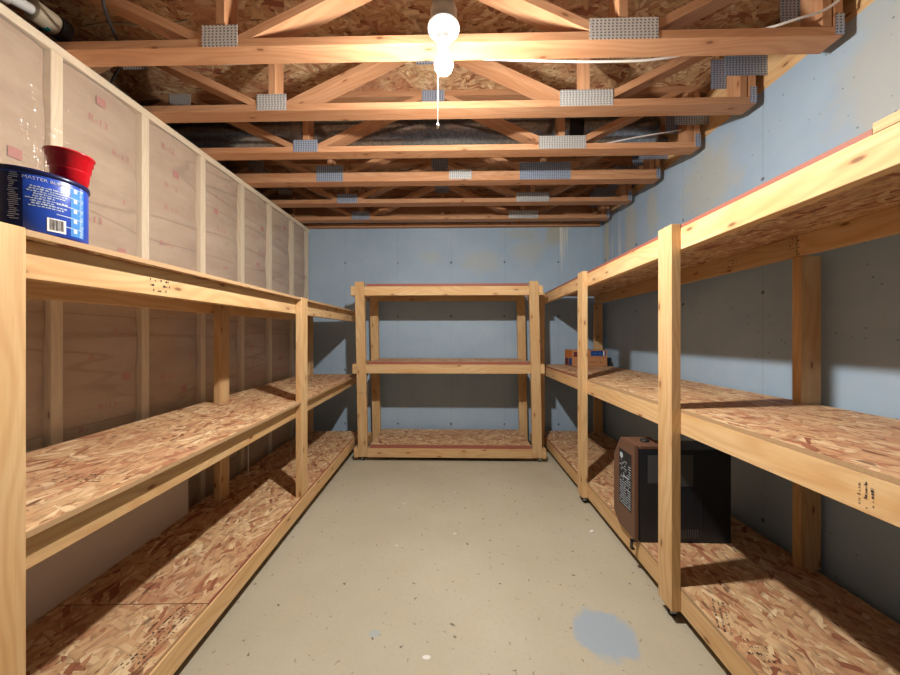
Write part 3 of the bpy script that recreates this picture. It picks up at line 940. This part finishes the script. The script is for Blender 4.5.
# off-white board leaning at the back of the lowest left shelf
pan = board('panel', (-0.006, -0.62, 0), (0.006, 0.62, 0.46), M['board'], None, axis=1, bevel=0.001)
pan.location = lworld(-1.497, 1.262, zb + 0.231)
pan.rotation_euler = (RISE, 0, math.radians(2.1))
tag(pan, 'off-white flat panel standing at the back of the lowest left shelf', 'panel')

# white cable looped behind the left shelves
cab = tube('cable', [lworld(-1.47, 2.62, Z(-0.60)), lworld(-1.46, 2.66, Z(-0.68)), lworld(-1.45, 2.60, Z(-0.735)), lworld(-1.45, 2.50, Z(-0.69)), lworld(-1.45, 2.46, Z(-0.62)), lworld(-1.455, 2.40, Z(-0.72)), lworld(-1.46, 2.40, Z(-0.90)), lworld(-1.46, 2.40, zb + 0.004)], 0.004, M['cord'])
tag(cab, 'thin white cable hanging in a loop below the middle left shelf', 'cable')

# brown and black appliance on the lowest right shelf
DH = empty('dehumidifier', (0.905, 1.637, rb + 0.001))
tag(DH, 'black metal appliance with a brown front panel on the lowest right shelf', 'appliance')
W, H, D = 0.228, 0.488, 0.475
prof = [(0.004, 0.0), (W - 0.055, 0.0), (W, 0.055), (W, H - 0.115), (W - 0.070, H), (0.004, H)]
def slab(name, prof, x0, x1, mat, parent, bev=0.004):
    bm = bmesh.new()
    a = [bm.verts.new((x0, y, z)) for y, z in prof]
    b = [bm.verts.new((x1, y, z)) for y, z in prof]
    bm.faces.new(a)
    bm.faces.new(list(reversed(b)))
    n = len(prof)
    for i in range(n):
        bm.faces.new((a[i], b[i], b[(i + 1) % n], a[(i + 1) % n]))
    bmesh.ops.recalc_face_normals(bm, faces=bm.faces)
    if bev:
        bmesh.ops.bevel(bm, geom=list(bm.edges), offset=bev, segments=2, affect='EDGES')
    return link(name, to_mesh(name, bm), mat, parent)
slab('front_panel', prof, 0.0, 0.020, M['brown'], DH, 0.005)
inner = [(0.0, 0.0), (W - 0.058, 0.0), (W - 0.004, 0.055), (W - 0.004, H - 0.117), (W - 0.073, H - 0.020), (0.0, H - 0.020)]
slab('housing', inner, 0.0205, D, M['blackmetal'], DH, 0.003)
tp = board('top_cover', (0.0205, 0.002, H - 0.0195), (0.155, W - 0.076, H), M['brown'], DH, bevel=0.003)
kn = lathe('control_knob', [(0.022, 0), (0.022, 0.006), (0.014, 0.012), (0.001, 0.013)], M['black'], tp, (0.0, 0.0, 0.010), n=20)
lb = board('data_label', (-0.0008, 0.040, 0.125), (-0.0001, 0.165, 0.425), M['black'], DH, axis=2, bevel=0)
r4 = random.Random(21)
pb = bmesh.new()
zz = -0.14
while zz < 0.095:
    a = -0.055
    while a < 0.052:
        d = r4.uniform(0.006, 0.024)
        if r4.random() < (0.9 if zz < 0.0 else 0.55):
            quad_box(pb, (-0.0010, a, zz), (-0.0005, min(a + d * 0.8, 0.055), zz + r4.uniform(0.0028, 0.0042)))
        a += d
    zz += 0.0128
quad_box(pb, (-0.0010, -0.035, 0.010), (-0.0005, 0.02, 0.018))
link('label_print', to_mesh('label_print', pb), M['print'], lb)
ic = bmesh.new()
bmesh.ops.create_circle(ic, cap_ends=True, radius=0.016, segments=20)
link('label_emblem', to_mesh('label_emblem', ic), M['print'], lb, (-0.0010, 0.036, 0.118), (0, math.radians(-90), 0))
board('side_plate', (0.205, -0.0016, 0.285), (0.285, -0.0001, 0.445), M['greyplate'], DH, bevel=0.0005)
board('side_plate', (0.06, -0.0016, 0.30), (0.115, -0.0001, 0.44), M['greyplate'], DH, bevel=0.0005)
vb = bmesh.new()
for k in range(11):
    quad_box(vb, (0.19 + k * 0.0115, -0.0010, 0.022), (0.194 + k * 0.0115, -0.0001, 0.068))
link('vent_slots', to_mesh('vent_slots', vb), M['greyplate'], DH)
rib_ = board('side_rib', (0.322, -0.003, 0.075), (0.327, -0.0001, 0.24), M['blackmetal'], DH, bevel=0.001)
hk = bmesh.new()
quad_box(hk, (-0.012, 0.012, -0.046), (-0.006, 0.030, 0.000))
quad_box(hk, (-0.012, 0.012, -0.046), (0.004, 0.030, -0.040))
quad_box(hk, (-0.012, 0.012, -0.006), (0.018, 0.030, 0.000))
link('cord_clip', to_mesh('cord_clip', hk), M['black'], DH, (-0.001, 0.0, 0.0))

# carton at the far end of the middle right shelf
CB = empty('carton', (1.178, 3.285, rm + 0.0008), math.radians(3))
tag(CB, 'orange-brown cardboard carton with a blue label at the far end of the right shelf', 'box')
cw, cd, chh = 0.362, 0.20, 0.168
cbody = board('body', (0, 0, 0), (cw, cd, chh), M['carton'], CB, axis=0, bevel=0.002)
board('label', (0.19, -0.0008, 0.108), (0.345, -0.0001, 0.160), M['bluelabel'], CB, axis=0, bevel=0)
board('label', (0.318, -0.0013, 0.112), (0.330, -0.0009, 0.156), M['white'], CB, axis=2, bevel=0)
stamp(CB, (0.245, -0.0004, 0.045), (1, 0, 0), (0, 0, 1), 0.13, 0.035, 1, seed=31)
stamp(CB, (0.25, -0.0004, 0.095), (1, 0, 0), (0, 0, 1), 0.17, 0.015, 1, seed=32)
stamp(CB, (0.255, -0.0009, 0.134), (1, 0, 0), (0, 0, 1), 0.09, 0.022, 1, 'tub_light', seed=33)
board('label', (0.015, -0.0008, 0.100), (0.05, -0.0001, 0.15), M['maroon'], CB, axis=2, bevel=0)
board('label', (-0.0008, 0.012, 0.095), (-0.0001, cd - 0.012, 0.160), M['orange'], CB, axis=1, bevel=0)
board('label', (-0.0008, 0.012, 0.010), (-0.0001, 0.088, 0.082), M['bluelabel'], CB, axis=1, bevel=0)
board('label', (-0.0008, 0.105, 0.010), (-0.0001, cd - 0.012, 0.082), M['maroon'], CB, axis=1, bevel=0)
sb = board('small_box', (1.555, 3.33, rm + 0.0008), (1.59, 3.40, rm + 0.085), M['blackmetal'], None, axis=2, bevel=0.003)
sb.location.x -= 0.0
tag(sb, 'small black box beside the cardboard carton at the blue wall', 'box')

# ------------------------------------------------------------------ pipes and wires overhead
PV = empty('drain_pipe', (-1.86, 1.375, Z(1.437)))
tag(PV, 'white plastic pipe with tan coupling and black end above the stud wall', 'pipe')
def seg(name, p0, p1, r, mat, n=32):
    p0, p1 = Vector(p0), Vector(p1)
    d = p1 - p0
    o = lathe(name, [(r * 0.96, 0), (r, 0.004), (r, d.length - 0.004), (r * 0.96, d.length)], mat, PV, p0, n=n)
    o.rotation_euler = d.to_track_quat('Z', 'Y').to_euler()
    return o
seg('hanger_strap', (-0.004, -0.16, -0.03), (-0.004, -0.16, 0.2185), 0.004, M['steel'], 8)
seg('pipe', (-0.01, -0.80, -0.22), (0.0, -0.01, 0.0), 0.022, M['pvc'])
seg('pipe_collar', (-0.002, -0.13, -0.034), (-0.001, -0.09, -0.023), 0.028, M['pvc'])
seg('coupling', (0.0, -0.012, 0.0), (0.01, 0.060, 0.0), 0.046, M['tan'])
seg('band', (0.003, 0.022, 0.0), (0.006, 0.044, 0.0), 0.0468, M['teal'])
seg('end_cap', (0.01, 0.062, 0.0), (0.014, 0.098, 0.0), 0.050, M['black'])

c1 = tube('cable', [(-1.44, 1.27, Z(1.654)), (-1.47, 1.30, Z(1.40)), (-1.58, 1.475, Z(1.33)), (-1.77, 1.60, Z(1.29)), (-1.83, 1.63, Z(1.20)), (-1.83, 1.63, 0.004)], 0.0055, M['black'])
tag(c1, 'black cable hanging down behind the nearest truss at the left wall', 'cable')
c2 = tube('cable', [(1.648, 1.27, Z(1.55)), (1.585, 1.335, Z(1.40)), (1.36, 1.345, Z(1.297)), (1.20, 1.40, Z(1.295)), (1.05, 1.453, Z(1.275)), (0.90, 1.458, Z(1.252)), (0.7, 1.456, Z(1.243)), (0.40, 1.453, Z(1.248)), (0.12, 1.452, Z(1.262))], 0.0052, M['cord'])
tag(c2, 'white cable slung behind the nearest truss near the blue wall', 'cable')
c3 = tube('cable', [(1.513, 2.19, Z(1.40)), (1.25, 2.20, Z(1.365)), (0.95, 2.21, Z(1.318)), (0.60, 2.20, Z(1.2925)), (0.35, 2.19, Z(1.2925))], 0.005, M['cord'])
tag(c3, 'thin pale cable strung along the truss in front of the metal duct', 'cable')
c4 = tube('cable', [(-1.98, 1.66, Z(1.652)), (-1.80, 1.64, Z(1.645)), (-1.60, 1.65, Z(1.640)), (-1.40, 1.64, Z(1.652))], 0.004, M['tan'])
tag(c4, 'thin tan wire under the subfloor near the white pipe', 'cable')

# paint chip on the floor
ch = board('paint_chip', (-0.012, -0.008, 0), (0.012, 0.008, 0.008), M['white'], None, bevel=0.002)
ch.location = (0.826, 1.975, 0.0042)
ch.rotation_euler = (0, 0, 0.5)
tag(ch, 'small white paint chip lying on the floor before the right shelves', 'debris')
